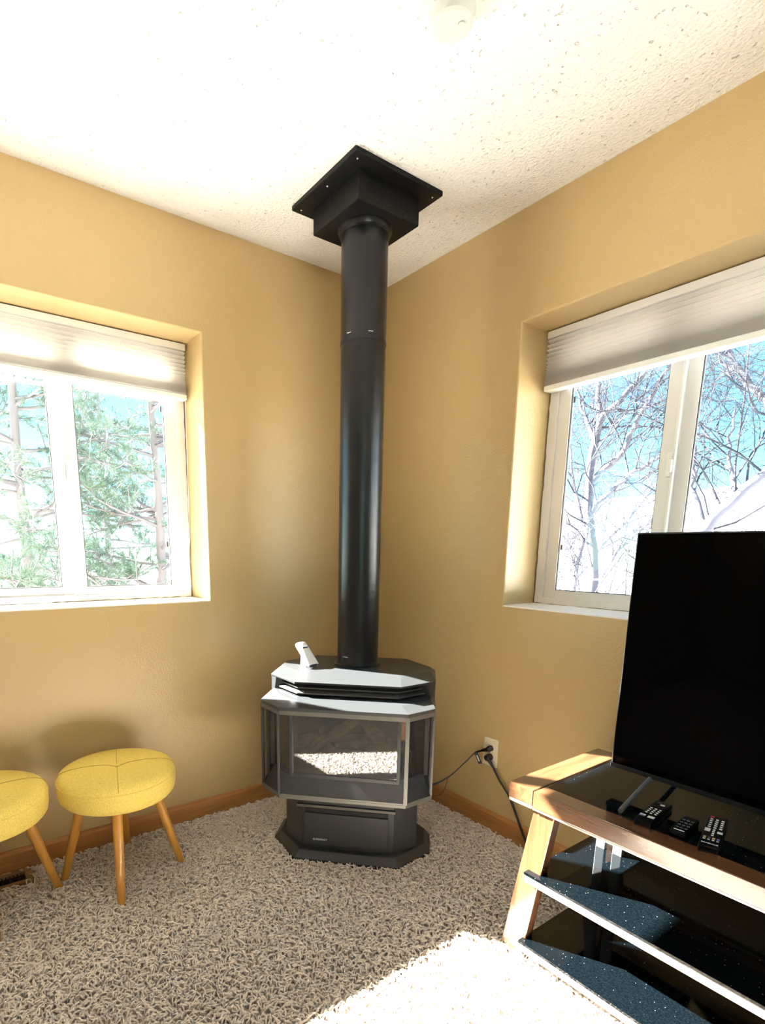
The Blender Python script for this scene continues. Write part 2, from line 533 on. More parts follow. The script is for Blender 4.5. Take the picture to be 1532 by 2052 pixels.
w3 = tag(empty('added_fill_window', (RX, (BWY0 + BWY1) / 2, BWZ0)), kind='structure')  # added unseen window, put in to brighten the room
def P3(a, dpt, z):
    return (dpt, a - (BWY0 + BWY1) / 2, z - BWZ0)
for (ya, yb) in ((BWY0, (BWY0 + BWY1) / 2), ((BWY0 + BWY1) / 2, BWY1)):
    sh3 = frame_rect(P3, ya, yb, BWZ0, BWZ1, 0.05, 0.04, 0.10, 'sash', M['vinyl'], w3)
    MB().box(P3(ya + 0.046, 0.068, BWZ0 + 0.046), P3(yb - 0.046, 0.072, BWZ1 - 0.046)).build('glass', M['pane'], sh3)

def pleated_shade(axis, a_near, a_far, sgn, label, cord):
    root = empty('pleated_shade', (0, (a_near + a_far) / 2, HEAD) if axis == 0 else ((a_near + a_far) / 2, 0, HEAD))
    tag(root, label, 'blind', 'half raised pleated window shades')
    ox = Vector(root.location)
    def P(a, dpt, z):
        v = Vector((-dpt, a, z)) if axis == 0 else Vector((a, dpt, z))
        return tuple(v - ox)
    lo, hi = min(a_near, a_far) + 0.008, max(a_near, a_far) - 0.008
    def bx(name, z0, z1, d0, d1, m, bev=0.003, inset=0.0):
        p, q = P(lo + inset, d0, z0), P(hi - inset, d1, z1)
        return MB().box(tuple(min(x, y) for x, y in zip(p, q)), tuple(max(x, y) for x, y in zip(p, q))).build(name, m, root, bevel=bev)
    bx('head_rail', HEAD - 0.030, HEAD - 0.004, 0.150, 0.200, M['white_plastic'])
    bx('bottom_rail', 1.838, 1.858, 0.150, 0.198, M['white_plastic'], 0.004)
    # zigzag fabric: open pleats at the top, tightly stacked pleats towards the bottom
    zs = [HEAD - 0.030]
    gaps = [0.019] * 3 + [0.017, 0.016, 0.015, 0.013, 0.011, 0.009, 0.008, 0.007] + [0.005] * 8
    tot = HEAD - 0.030 - 1.858
    k = tot / sum(gaps)
    f, v = [], []
    for g in gaps:
        zs.append(zs[-1] - g * k)
    prof = []
    for i, z in enumerate(zs):
        prof.append((0.162, z))
        if i < len(zs) - 1:
            prof.append((0.146, (z + zs[i + 1]) / 2))
    for side, dd in ((0, 0.0), (1, 0.0)):
        pass
    front = prof
    back = [(0.350 - d_, z) for d_, z in prof]     # mirrored rear layer of the cells
    mb = MB()
    for pr in (front, back):
        vv, ff = [], []
        for d_, z in pr:
            vv.append(P(lo + 0.004, d_, z)); vv.append(P(hi - 0.004, d_, z))
        for i in range(len(pr) - 1):
            ff.append((2 * i, 2 * i + 1, 2 * i + 3, 2 * i + 2))
        mb.poly(vv, ff)
    mb.build('shade_fabric', M['shade'], root)
    if cord:
        e = a_near + sgn * 0.012
        zc = [1.84, 1.6, 1.4, 1.25, 1.17, 1.11, 1.03]
        aa = [0.0, 0.002, 0.004, 0.006, 0.016, 0.030, 0.034]
        MB().tube([P(e + sgn * b, 0.165, z) for b, z in zip(aa, zc)], 0.0013, 6).build('pull_cord', M['white_plastic'], root, smooth=True)
    return root
pleated_shade(0, LWY1, LWY0, -1, 'off-white pleated shade in the left window, above the pine view', True)
pleated_shade(1, RWX0, RWX1, +1, 'off-white pleated shade in the right window, above the television', False)

# ------------------------------------------------------------------ stove
SX, SY = 0.491, -0.503        # flue axis
stove = empty('gas_stove', (SX, SY, 0), math.radians(45))
tag(stove, 'black freestanding gas stove with mesh screen standing in the corner', 'stove')
D0 = (SX - SY) / R2
S0 = 0.0
def oct_(fh, fd, sh, sd, rd=0.62, bh=0.20, bd=0.555):
    """outline in local coords from (half width, distance-from-corner) pairs, counter-clockwise"""
    y = lambda d_: -(d_ - D0)
    return [(-fh, y(fd)), (fh, y(fd)), (sh, y(sd)), (sh, y(rd)), (bh, y(bd)), (-bh, y(bd)), (-sh, y(rd)), (-sh, y(sd))]
def L3(pts, z):
    return [(x, y_, z) for x, y_ in pts]
Yl = lambda d_: -(d_ - D0)

b0 = oct_(0.203, 0.985, 0.326, 0.84, 0.70, 0.22, 0.57)
b1 = oct_(0.203, 0.985, 0.326, 0.84, 0.70, 0.22, 0.57)
b2 = oct_(0.190, 0.958, 0.300, 0.826, 0.70, 0.21, 0.58)
MB().loft([L3(b0, 0.0), L3(b1, 0.018), L3(b2, 0.044)]).build('base_plate', M['stove'], stove, bevel=0.003)
MB().prism(oct_(0.180, 0.935, 0.268, 0.853, 0.66, 0.18, 0.575), 0.044, 0.334).build('pedestal', M['stove'], stove, bevel=0.002)
MB().box((-0.173, Yl(0.943), 0.060), (0.160, Yl(0.930), 0.196)).build('drawer_front', M['stove'], stove, bevel=0.003)
MB().box((-0.170, Yl(0.938), 0.197), (0.158, Yl(0.930), 0.214)).build('drawer_gap_shade', M['shade_black'], stove)  # black strip painted as the shade in the gap above the drawer
MB().box((-0.205, Yl(0.945), 0.219), (0.186, Yl(0.925), 0.231)).build('ledge_strip', M['trim_grey'], stove, bevel=0.002)
MB().box((-0.002, Yl(0.945), 0.17), (0.0, Yl(0.943), 0.1702)).build('drawer_scratch', M['stove'], stove)
bpy.data.objects.remove(bpy.data.objects['drawer_scratch'])

# outer firebox shell: floor pan, top cover, rear shell
F0 = oct_(0.227, 1.118, 0.317, 1.030, 0.66, 0.20, 0.57)
F0i = oct_(0.222, 1.110, 0.311, 1.026, 0.66, 0.20, 0.57)
MB().loft([L3(oct_(0.20, 0.98, 0.285, 0.90, 0.66, 0.19, 0.58), 0.325), L3(F0, 0.334), L3(F0, 0.346)]).build('bottom_trim', M['trim_grey'], stove, bevel=0.0015)
# sloping inner ledge from the bottom trim up to the glass bay
MB().loft([L3(F0i, 0.346), L3(oct_(0.196, 1.058, 0.286, 0.975, 0.66, 0.19, 0.58), 0.398)]).build('ash_ledge', M['stove'], stove)
MB().loft([L3(F0, 0.664), L3(F0, 0.677), L3(oct_(0.20, 1.055, 0.30, 0.96, 0.66, 0.20, 0.57), 0.688)]).build('top_cover', M['stove'], stove, bevel=0.0015)
# rear half of the body (closed metal)
rear = [(0.317, Yl(0.965)), (0.317, Yl(0.66)), (0.20, Yl(0.57)), (-0.20, Yl(0.57)), (-0.317, Yl(0.66)), (-0.317, Yl(0.965)), (-0.306, Yl(0.965)), (-0.306, Yl(0.668)), (-0.194, Yl(0.582)), (0.194, Yl(0.582)), (0.306, Yl(0.668)), (0.306, Yl(0.965))]
MB().prism(rear, 0.340, 0.670).build('rear_shell', M['stove'], stove)
# posts and rims of the screen
def facet_strip(line, z0, z1, t):
    """extrude an open polyline (x, y) inwards by t"""
    mb = MB()
    n_ = len(line)
    cx_, cy_ = 0.0, Yl(0.85)
    inner = []
    for (x, y_) in line:
        v = Vector((cx_ - x, cy_ - y_)).normalized() * t
        inner.append((x + v.x, y_ + v.y))
    for i in range(n_ - 1):
        q = [line[i], line[i + 1], inner[i + 1], inner[i]]
        mb.prism(q, z0, z1)
    return mb
front_line = [(-0.317, Yl(0.965)), (-0.317, Yl(1.030)), (-0.227, Yl(1.118)), (0.227, Yl(1.118)), (0.317, Yl(1.030)), (0.317, Yl(0.965))]
facet_strip(front_line, 0.650, 0.665, 0.004).build('screen_rim', M['trim_grey'], stove)
facet_strip(front_line, 0.346, 0.352, 0.004).build('screen_rim', M['trim_grey'], stove)
for sx in (-1, 1):
    w = 0.0085 if sx > 0 else 0.005
    MB().box((sx * 0.227 - w, Yl(1.1195), 0.346), (sx * 0.227 + w * 0.6, Yl(1.110), 0.665)).build('screen_post', M['trim_grey'] if sx > 0 else M['stove'], stove, bevel=0.001)
    MB().box((min(sx * 0.3175, sx * 0.308), Yl(1.032), 0.346), (max(sx * 0.3175, sx * 0.308), Yl(1.018), 0.665)).build('screen_post', M['stove'], stove, bevel=0.001)
scr_line = [(-0.3165, Yl(0.967)), (-0.3165, Yl(1.029)), (-0.2265, Yl(1.1172)), (0.2265, Yl(1.1172)), (0.3165, Yl(1.029)), (0.3165, Yl(0.967))]
for i, nm in enumerate(['side_screen', 'corner_screen', 'front_screen', 'corner_screen', 'side_screen']):
    a, b = scr_line[i], scr_line[i + 1]
    MB().poly([(*a, 0.350), (*b, 0.350), (*b, 0.652), (*a, 0.652)], [(0, 1, 2, 3)]).build(nm, M['screen'], stove)
# inner bay: frame, glass, fire chamber and logs
g_line = [(-0.286, Yl(0.975)), (-0.196, Yl(1.060)), (0.196, Yl(1.060)), (0.286, Yl(0.975))]
facet_strip(g_line, 0.396, 0.408, 0.010).build('glass_frame', M['stove'], stove)
facet_strip(g_line, 0.636, 0.664, 0.010).build('glass_frame', M['stove'], stove)
for x, y_ in (g_line[1], g_line[2]):
    MB().box((x - 0.006, y_ - 0.002, 0.396), (x + 0.006, y_ + 0.010, 0.660)).build('glass_mullion', M['stove'], stove, bevel=0.002)
gi = [(-0.282, Yl(0.968)), (-0.193, Yl(1.054)), (0.193, Yl(1.054)), (0.282, Yl(0.968))]
for i, nm in enumerate(['corner_glass', 'front_glass', 'corner_glass']):
    a, b = gi[i], gi[i + 1]
    MB().poly([(*a, 0.402), (*b, 0.402), (*b, 0.645), (*a, 0.645)], [(0, 1, 2, 3)]).build(nm, M['fire_glass'], stove)
fb = MB()
fb.box((-0.285, Yl(0.72), 0.40), (0.285, Yl(0.70), 0.66))
fb.box((-0.300, Yl(0.965), 0.40), (-0.285, Yl(0.70), 0.66))
fb.box((0.285, Yl(0.965), 0.40), (0.300, Yl(0.70), 0.66))
fb.box((-0.285, Yl(0.97), 0.388), (0.285, Yl(0.70), 0.402))
fb.build('fire_chamber', M['firebrick'], stove)
def log(p0, p1, r, sd_):
    rr = np.random.default_rng(sd_)
    pts = [Vector(p0).lerp(Vector(p1), t) + Vector(rr.normal(0, 0.004, 3)) for t in np.linspace(0, 1, 7)]
    rad = [r * s * float(rr.uniform(0.85, 1.12)) for s in (0.7, 0.95, 1, 1.05, 1, 0.92, 0.65)]
    return MB().tube(pts, rad, 9).build('ceramic_log', M['log'], stove, smooth=True)
log((-0.19, Yl(0.93), 0.435), (0.20, Yl(0.95), 0.43), 0.032, 1)
log((-0.22, Yl(0.84), 0.45), (0.21, Yl(0.82), 0.45), 0.042, 2)
log((-0.16, Yl(0.95), 0.455), (0.02, Yl(0.82), 0.560), 0.028, 3)
log((0.18, Yl(0.96), 0.450), (0.03, Yl(0.83), 0.570), 0.028, 4)
log((-0.05, Yl(0.97), 0.44), (-0.13, Yl(0.80), 0.52), 0.024, 5)

# louvre housing and hood
MB().prism(oct_(0.170, 0.955, 0.285, 0.845, 0.66, 0.20, 0.57), 0.684, 0.742).build('louvre_shade_block', M['shade_black'], stove)  # solid block coloured black for the shade behind the slats
for sx in (-1, 1):
    q = [(sx * 0.316, Yl(0.66)), (sx * 0.316, Yl(0.885)), (sx * 0.300, Yl(0.902)), (sx * 0.270, Yl(0.902)), (sx * 0.270, Yl(0.66))]
    qt = [(x, y_) for x, y_ in q]
    qt[2] = (sx * 0.290, Yl(0.912)); qt[3] = (sx * 0.250, Yl(0.912))
    MB().loft([L3(q, 0.680), L3(qt, 0.738)]).build('cheek_panel', M['stove'], stove)
for k, z in enumerate((0.700, 0.718)):
    q = 0.012 * (1 - k)
    ln = [(-0.278, Yl(0.900 + q)), (-0.187, Yl(0.990 + q)), (0.187, Yl(0.990 + q)), (0.278, Yl(0.900 + q))]
    inn = [(-0.262, Yl(0.875 + q)), (-0.178, Yl(0.958 + q)), (0.178, Yl(0.958 + q)), (0.262, Yl(0.875 + q))]
    mb = MB()
    for i in range(3):
        a, b, c_, d_ = ln[i], ln[i + 1], inn[i + 1], inn[i]
        mb.loft([[(*a, z - 0.003), (*b, z - 0.003), (*c_, z + 0.009), (*d_, z + 0.009)],
                 [(*a, z + 0.001), (*b, z + 0.001), (*c_, z + 0.013), (*d_, z + 0.013)]])
    mb.build('louvre_slat', M['trim_grey'], stove)  # lighter grey stands for light caught on the slat edges
h0 = oct_(0.195, 1.003, 0.317, 0.888, 0.71, 0.20, 0.555)
h1 = oct_(0.195, 1.003, 0.317, 0.888, 0.71, 0.20, 0.555)
h2 = oct_(0.187, 0.900, 0.298, 0.795, 0.71, 0.195, 0.560)
MB().loft([L3(h0, 0.735), L3(h1, 0.742), L3(h2, 0.757)]).build('hood', M['stove'], stove, bevel=0.0012)
# emblem and lettering on the drawer
text_mesh('brand_lettering', 'REGENCY', 0.0105, M['silver'], stove, (-0.104, Yl(0.9437), 0.0845), (math.radians(90), 0, 0), shear=0.15)
em = MB()
for dx, dz in ((0, 0.0035), (0, -0.0035), (0.0035, 0), (-0.0035, 0)):
    em.box((-0.1335 + dx - 0.0016, Yl(0.9440), 0.0845 + dz - 0.0016), (-0.1335 + dx + 0.0016, Yl(0.9432), 0.0845 + dz + 0.0016))
em.build('brand_emblem', M['silver'], stove)

# ------------------------------------------------------------------ flue pipe and ceiling box
flue = empty('flue_pipe', (SX, SY, 0.757))
tag(flue, 'tall black flue pipe rising from the stove to the ceiling', 'pipe')
zt = H - 0.102 - 0.757
zj = 1.972 - 0.757
MB().lathe([(0.0835, 0.0), (0.0835, zj)], 56).build('lower_pipe', M['pipe'], flue, smooth=True)
MB().lathe([(0.0855, zj - 0.012), (0.0855, zj + 0.0), (0.0845, zj + 0.002), (0.0845, zt)], 56).build('upper_pipe', M['pipe'], flue, smooth=True)
MB().lathe([(0.097, 0.0), (0.097, 0.003), (0.088, 0.008), (0.086, 0.018), (0.0836, 0.020), (0.0836, 0.0)], 56).build('hole_shade_ring', M['pipe'], flue, smooth=True)  # black ring in place of the shadowed hole around the pipe
MB().lathe([(0.084, zt - 0.02), (0.093, zt - 0.016), (0.097, zt - 0.004), (0.097, zt)], 56).build('top_collar', M['pipe'], flue, smooth=True)
for a0 in (-20, -75, 150):
    a = math.radians(a0)
    p = Vector((0.0853 * math.cos(a), 0.0853 * math.sin(a), zj + 0.012))
    t = Vector((-math.sin(a), math.cos(a), 0))
    MB().tube([p - t * 0.009, p, p + t * 0.009], 0.0012, 5).build('joint_scratch', M['silver'], flue)
MB().tube([(0.0845 * math.cos(math.radians(a)), 0.0845 * math.sin(math.radians(a)), 0.040) for a in (-82, -74, -66)], 0.0010, 5).build('joint_scratch', M['silver'], flue)

box_o = empty('ceiling_support_box', (SX, SY, H))
tag(box_o, 'square black flue support box and plate fixed to the ceiling', 'flue box')
fb = 0.190
MB().box((-fb, -fb, -0.016), (fb, fb, 0.0)).build('mounting_plate', M['flange'], box_o, bevel=0.003)
bb = 0.134
MB().box((-bb, -bb, -0.102), (bb, bb, -0.016)).build('support_box', M['flange'], box_o, bevel=0.003)
for dx, dy in ((-0.165, -0.165), (0.165, 0.165), (0.165, -0.165), (-0.165, 0.165), (-0.165, 0.0), (0.0, -0.165)):
    MB().lathe([(0.0026, -0.0180), (0.0026, -0.016)], 8, (dx, dy, 0)).build('screw_head', M['silver'], box_o)

# ------------------------------------------------------------------ white remote standing on the hood
def white_holder():
    root = empty('remote_control', (0.462, -0.706, 0.757), math.radians(96))
    tag(root, 'small white remote control leaning on the stove hood', 'remote control')
    a = math.radians(42)
    ax = Vector((0, math.cos(a), math.sin(a)))
    nx = Vector((0, -math.sin(a), math.cos(a)))
    def ring(t, w, th):
        p = ax * t + nx * (0.012)
        out = []
        for k in range(20):
            q = 2 * math.pi * k / 20
            cx_ = math.copysign(abs(math.cos(q)) ** 0.6, math.cos(q)) * w
            cz_ = math.copysign(abs(math.sin(q)) ** 0.8, math.sin(q)) * th
            out.append(tuple(p + Vector((cx_, 0, 0)) + nx * cz_))
        return out
    MB().loft([ring(0.004, 0.024, 0.0115), ring(0.008, 0.026, 0.0125), ring(0.112, 0.026, 0.0125), ring(0.118, 0.024, 0.011)]).build('remote_body', M['white_plastic'], root, smooth=True)
    MB().loft([ring(0.0025, 0.019, 0.0085), ring(0.006, 0.019, 0.0085)]).build('dark_end', M['tag'], root, smooth=True)  # dark plug filling the open lower end
    bt = MB()
    p = ax * 0.092 + nx * 0.0245
    bt.box((-0.012, p.y - 0.006, p.z - 0.006), (0.012, p.y + 0.006, p.z + 0.001))
    b_ = bt.build('display_window', M['button_grey'], root)
    pr = MB()
    pr.loft([[(-0.012, 0.030, 0.0), (0.012, 0.030, 0.0), (0.012, 0.062, 0.0), (-0.012, 0.062, 0.0)],
             [(-0.012, 0.036, 0.034), (0.012, 0.036, 0.034), (0.012, 0.060, 0.056), (-0.012, 0.060, 0.056)]])
    pr.build('stand_foot', M['white_plastic'], root)
white_holder()

# ------------------------------------------------------------------ stools
def make_stool():
    root = empty('round_stool', (0.243, -1.42, 0))
    prof = [(0.02, 0.330), (0.175, 0.330), (0.190, 0.333), (0.200, 0.345), (0.204, 0.365), (0.205, 0.395), (0.205, 0.402),
            (0.202, 0.416), (0.194, 0.428), (0.178, 0.437), (0.15, 0.4435), (0.11, 0.4465), (0.07, 0.4465), (0.035, 0.443), (0.014, 0.436), (0.004, 0.434)]
    MB().lathe(prof, 64).build('seat', M['stool_fabric'], root, smooth=True)
    ring = [(0.2042 * math.cos(2 * math.pi * k / 64), 0.2042 * math.sin(2 * math.pi * k / 64), 0.4065) for k in range(65)]
    MB().tube(ring, 0.0022, 6).build('piping', M['stool_fabric'], root, smooth=True)
    top = [(0.010, 0.4365), (0.035, 0.4435), (0.07, 0.447), (0.11, 0.447), (0.15, 0.444), (0.178, 0.4375), (0.194, 0.4285), (0.2025, 0.416)]
    for k in range(4):
        a = math.radians(77 + 90 * k)
        MB().tube([(r * math.cos(a), r * math.sin(a), z) for r, z in top], 0.0008, 5).build('seam', M['stool_seam'], root)
    MB().lathe([(0.010, 0.4345), (0.0095, 0.4385), (0.006, 0.4405), (0.001, 0.441)], 20).build('tuft_button', M['stool_fabric'], root, smooth=True)
    for k in range(4):
        a = math.radians(-17.5 + 90 * k)
        p1 = Vector((0.122 * math.cos(a), 0.122 * math.sin(a), 0.336))
        p0 = Vector((0.212 * math.cos(a), 0.212 * math.sin(a), 0.0))
        pts = [p0, p0.lerp(p1, 0.1), p0.lerp(p1, 0.6), p1]
        MB().tube([p0, p0.lerp(p1, 0.03), p0.lerp(p1, 0.5), p1], [0.0115, 0.0130, 0.0160, 0.0185], 20).build('leg', M['stool_leg'], root, smooth=True)
    return root
st1 = make_stool()
tag(st1, 'round mustard upholstered stool nearer the stove, wholly in view', 'stool', 'mustard round stools by the wall')
st2 = copy_tree(st1)
st2.location = (0.216, -1.853, 0)
st2.rotation_euler = (0, 0, math.radians(17.5))
tag(st2, 'round mustard upholstered stool by the floor vent, cut by the left picture edge', 'stool')

# ------------------------------------------------------------------ floor register
vent = empty('floor_register', (0.072, -1.86, 0.0))
tag(vent, 'brown metal floor register in the carpet beside the left baseboard', 'vent')
mb = MB()
mb.box((-0.05, -0.15, 0.0), (-0.028, 0.15, 0.016)); mb.box((0.028, -0.15, 0.0), (0.05, 0.15, 0.016))
mb.box((-0.028, -0.15, 0.0), (0.028, -0.125, 0.016)); mb.box((-0.028, 0.125, 0.0), (0.028, 0.15, 0.016))
mb.build('frame', M['vent_tan'], vent, bevel=0.003)
MB().box((-0.028, -0.125, 0.001), (0.028, 0.125, 0.004)).build('duct_shade', M['shade_black'], vent)  # black sheet painted as the shade down in the duct
for k in range(19):
    y_ = -0.112 + k * 0.0125
    MB().box((-0.028, y_ - 0.0012, 0.004), (0.028, y_ + 0.0012, 0.013)).build('slat', M['tv_bezel'], vent)

# ------------------------------------------------------------------ TV stand
GX0, GX1 = 1.305, 2.90        # overall width of the stand
stand = empty('tv_stand', ((GX0 + GX1) / 2, -0.32, 0))
tag(stand, 'three-tier wooden television stand with black glass shelves under the right window', 'tv stand')
so_ = Vector(stand.location)
def SB(name, lo, hi, m, bevel=0.002, parent=stand):
    return MB().box(tuple(Vector(lo) - so_), tuple(Vector(hi) - so_)).build(name, m, parent, bevel=bevel)
FY = -0.565
for (xa, xb) in ((GX0, GX0 + 0.080), (GX1 - 0.080, GX1)):
    SB('side_beam', (xa, FY, 0.508), (xb, -0.082, 0.555), M['oak_y'], 0.003)
    SB('beam_trim', (xa + 0.002, FY + 0.002, 0.497), (xb - 0.002, -0.085, 0.508), M['alu'], 0.001)
SB('front_rail', (GX0 + 0.082, FY, 0.503), (GX1 - 0.082, FY + 0.060, 0.553), M['oak_x'], 0.003)
SB('rail_trim', (GX0 + 0.082, FY + 0.001, 0.497), (GX1 - 0.082, FY + 0.055, 0.503), M['alu'], 0.001)
SB('top_glass', (GX0 + 0.090, FY + 0.058, 0.543), (GX1 - 0.090, -0.085, 0.553), M['shelf_glass'], 0.001)
SB('back_rail', (GX0 + 0.082, -0.110, 0.500), (GX1 - 0.082, -0.082, 0.543), M['oak_x'], 0.002)
def leg(x_top, x_bot, y0, y1):
    w = 0.066
    mb = MB()
    a = [(x_bot, y0, 0.0), (x_bot + w + 0.010, y0, 0.0), (x_bot + w + 0.010, y1, 0.0), (x_bot, y1, 0.0)]
    b = [(x_top, y0, 0.498), (x_top + w, y0, 0.498), (x_top + w, y1, 0.498), (x_top, y1, 0.498)]
    mb.loft([[tuple(Vector(p) - so_) for p in a], [tuple(Vector(p) - so_) for p in b]])
    return mb.build('leg', M['oak_z'], stand, bevel=0.003)
leg(1.386, 1.307, FY + 0.012, FY + 0.046)
leg(1.386, 1.307, -0.130, -0.096)
leg(GX1 - 0.147, GX1 - 0.076, FY + 0.012, FY + 0.046)
leg(GX1 - 0.147, GX1 - 0.076, -0.130, -0.096)
for z0 in (0.272, 0.046):
    SB('shelf_frame', (1.386, FY - 0.008, z0), (GX1 - 0.082, FY + 0.012, z0 + 0.022), M['alu'], 0.002)
    SB('shelf_glass', (1.384, FY - 0.010, z0 + 0.0235), (GX1 - 0.080, -0.10, z0 + 0.0315), M['shelf_glass'], 0.0012)
for xa in (1.425, 1.478, GX1 - 0.19, GX1 - 0.14):
    SB('support_post', (xa, -0.262, 0.0), (xa + 0.028, -0.246, 0.543), M['post_grey'], 0.001)

# ------------------------------------------------------------------ TV
tv = empty('television', (2.07, -0.31, 0.555))
tag(tv, 'large flat black television, switched off, standing on the tv stand', 'television')
X0, X1, Z0, Z1, TY = 1.476, 2.664, 0.608, 1.272, -0.33
to_ = Vector(tv.location)
def TB(name, lo, hi, m, bevel=0.002, parent=tv):
    return MB().box(tuple(Vector(lo) - to_), tuple(Vector(hi) - to_)).build(name, m, parent, bevel=bevel)
TB('rear_case', (X0, TY + 0.003, Z0), (X1, TY + 0.030, Z1), M['tv_bezel'], 0.003)
TB('rear_bulge', (X0 + 0.22, TY + 0.029, Z0 + 0.02), (X1 - 0.22, TY + 0.075, Z0 + 0.40), M['tv_bezel'], 0.012)
TB('screen', (X0 + 0.004, TY, Z0 + 0.014), (X1 - 0.004, TY + 0.004, Z1 - 0.004), M['tv'], 0.0008)
TB('bottom_bezel', (X0 + 0.001, TY - 0.003, Z0), (X1 - 0.001, TY + 0.003, Z0 + 0.013), M['tv_bezel'], 0.001)
for xc in (1.588, 2.552):
    f = MB()
    pts = [(xc + 0.006, -0.492, 0.5595), (xc + 0.002, -0.475, 0.5605), (xc, -0.335, 0.606), (xc, -0.305, 0.612), (xc, -0.285, 0.606), (xc + 0.002, -0.170, 0.5605), (xc + 0.004, -0.160, 0.5595)]
    f.tube([tuple(Vector(p) - to_) for p in pts], 0.0065, 8)
    f.build('foot', M['tv_foot'], tv)

# ------------------------------------------------------------------ remotes on the stand
def remote(name, cx_, cy_, rz, w, ln, th, label, rows, brand=None, dark=False):
    root = empty(name, (cx_, cy_, 0.5532), rz)
    tag(root, label, 'remote control', 'remote controls on the tv stand')
    MB().box((-w / 2, -ln / 2, 0), (w / 2, ln / 2, th)).build('remote_body', M['remote'], root, bevel=0.004)
    for (bx_, by_, bw, bl, mk) in rows:
        MB().box((bx_ - bw / 2, by_ - bl / 2, th - 0.001), (bx_ + bw / 2, by_ + bl / 2, th + 0.0015)).build('button', M[mk], root, bevel=0.0006)
    if brand:
        text_mesh('brand_lettering', brand, 0.0072, M['button_white'], root, (0, -ln / 2 + 0.016, th + 0.0004), (0, 0, 0))
    return root
r1 = []
for j in range(4):
    for i in range(3):
        r1.append(((i - 1) * 0.0105, -0.020 + j * 0.0115, 0.0055, 0.0030, 'button_white'))
r1 += [(-0.0115, -0.040, 0.013, 0.0038, 'button_white'), (0.0085, -0.040, 0.015, 0.0038, 'button_white'),
       (-0.0115, -0.047, 0.013, 0.0032, 'button_blue'), (0.0085, -0.047, 0.015, 0.0032, 'button_white'), (0.004, 0.050, 0.010, 0.007, 'button_white'), (-0.008, 0.062, 0.006, 0.004, 'button_grey')]
remote('remote_control', 1.652, -0.440, math.radians(6), 0.040, 0.158, 0.016, 'black remote with white button rows, nearest the television foot', r1)
r2 = []
for j in range(4):
    for i in range(3):
        r2.append(((i - 1) * 0.0095, -0.026 + j * 0.017, 0.0060, 0.0055, 'button_grey'))
r2.append((0, -0.043, 0.022, 0.0022, 'button_white'))
remote('remote_control', 1.727, -0.445, math.radians(6), 0.036, 0.105, 0.014, 'small dark remote with dim grey buttons, middle of the three', r2)
r3 = [(-0.012, 0.080, 0.009, 0.006, 'button_red')]
for j in range(5):
    for i in range(3):
        r3.append(((i - 1) * 0.0115, 0.066 - j * 0.0125, 0.0058, 0.0042, 'button_white'))
r3 += [(-0.0125, -0.004, 0.011, 0.017, 'button_white'), (0.0125, -0.008, 0.011, 0.010, 'button_white')]
for j in range(4):
    r3.append((0.0, 0.002 - j * 0.011, 0.005, 0.0040, 'button_white'))
for i, mk in enumerate(('button_tan', 'button_grey', 'button_tan', 'button_blue')):
    r3.append(((i - 1.5) * 0.0088, -0.047, 0.0056, 0.007, mk))
    r3.append(((i - 1.5) * 0.0088, -0.058, 0.0050, 0.0028, 'button_white'))
remote('remote_control', 1.782, -0.425, math.radians(14), 0.041, 0.188, 0.016, 'long black remote with a red power button and white buttons', r3, brand='SAMSUNG')

# ------------------------------------------------------------------ outlet and cords
out = empty('wall_outlet', (0.800, 0.0, 0.361))
tag(out, 'ivory duplex wall outlet low on the right wall', 'outlet')
MB().box((-0.0375, -0.006, -0.063), (0.0375, 0.0, 0.063)).build('cover_plate', M['outlet'], out, bevel=0.0025)
for zz in (-0.0195, 0.0195):
    MB().box((-0.0165, -0.008, zz - 0.014), (0.0165, -0.005, zz + 0.014)).build('receptacle', M['outlet'], out, bevel=0.002)
MB().lathe([(0.003, -0.001), (0.003, 0.001)], 10, (0, 0, 0)).build('screw_head', M['alu'], out).rotation_euler = (math.pi / 2, 0, 0)
bpy.data.objects['screw_head.006'].location = (0, -0.0065, 0) if 'screw_head.006' in bpy.data.objects else (0, 0, 0)

def smooth_path(pts, n_=8):
    P_ = [Vector(p) for p in pts]
    P_ = [P_[0] * 2 - P_[1]] + P_ + [P_[-1] * 2 - P_[-2]]
    res = []
    for i in range(1, len(P_) - 2):
        for k in range(n_):
            t = k / n_
            a, b, c_, d_ = P_[i - 1], P_[i], P_[i + 1], P_[i + 2]
            res.append(0.5 * ((2 * b) + (c_ - a) * t + (2 * a - 5 * b + 4 * c_ - d_) * t * t + (3 * b - a - 3 * c_ + d_) * t ** 3))
    res.append(P_[-2])
    return res

c1 = empty('power_cord', (0.806, -0.008, 0.381))
tag(c1, 'black power cord with a tag running from the outlet to the stove', 'cord')
o1 = Vector(c1.location)
rel = lambda o_, pts: [Vector(p) - o_ for p in pts]
MB().tube(rel(o1, [(0.806, -0.008, 0.381), (0.806, -0.026, 0.380), (0.803, -0.033, 0.378)]), [0.0125, 0.0125, 0.009], 14).build('plug', M['black_rubber'], c1, smooth=True)
MB().tube(rel(o1, [(0.810, -0.030, 0.381), (0.790, -0.032, 0.373), (0.772, -0.032, 0.364)]), [0.010, 0.008, 0.0045], 10).build('plug_neck', M['black_rubber'], c1, smooth=True)
pa = [(0.775, -0.032, 0.365), (0.745, -0.034, 0.348), (0.715, -0.060, 0.300), (0.675, -0.110, 0.232), (0.630, -0.170, 0.190), (0.575, -0.205, 0.180)]
MB().tube(rel(o1, smooth_path(pa)), 0.0028, 8).build('cord', M['black_rubber'], c1, smooth=True)
pb = [(0.775, -0.036, 0.363), (0.740, -0.038, 0.340), (0.708, -0.066, 0.290), (0.672, -0.114, 0.226), (0.628, -0.174, 0.184), (0.575, -0.205, 0.176)]
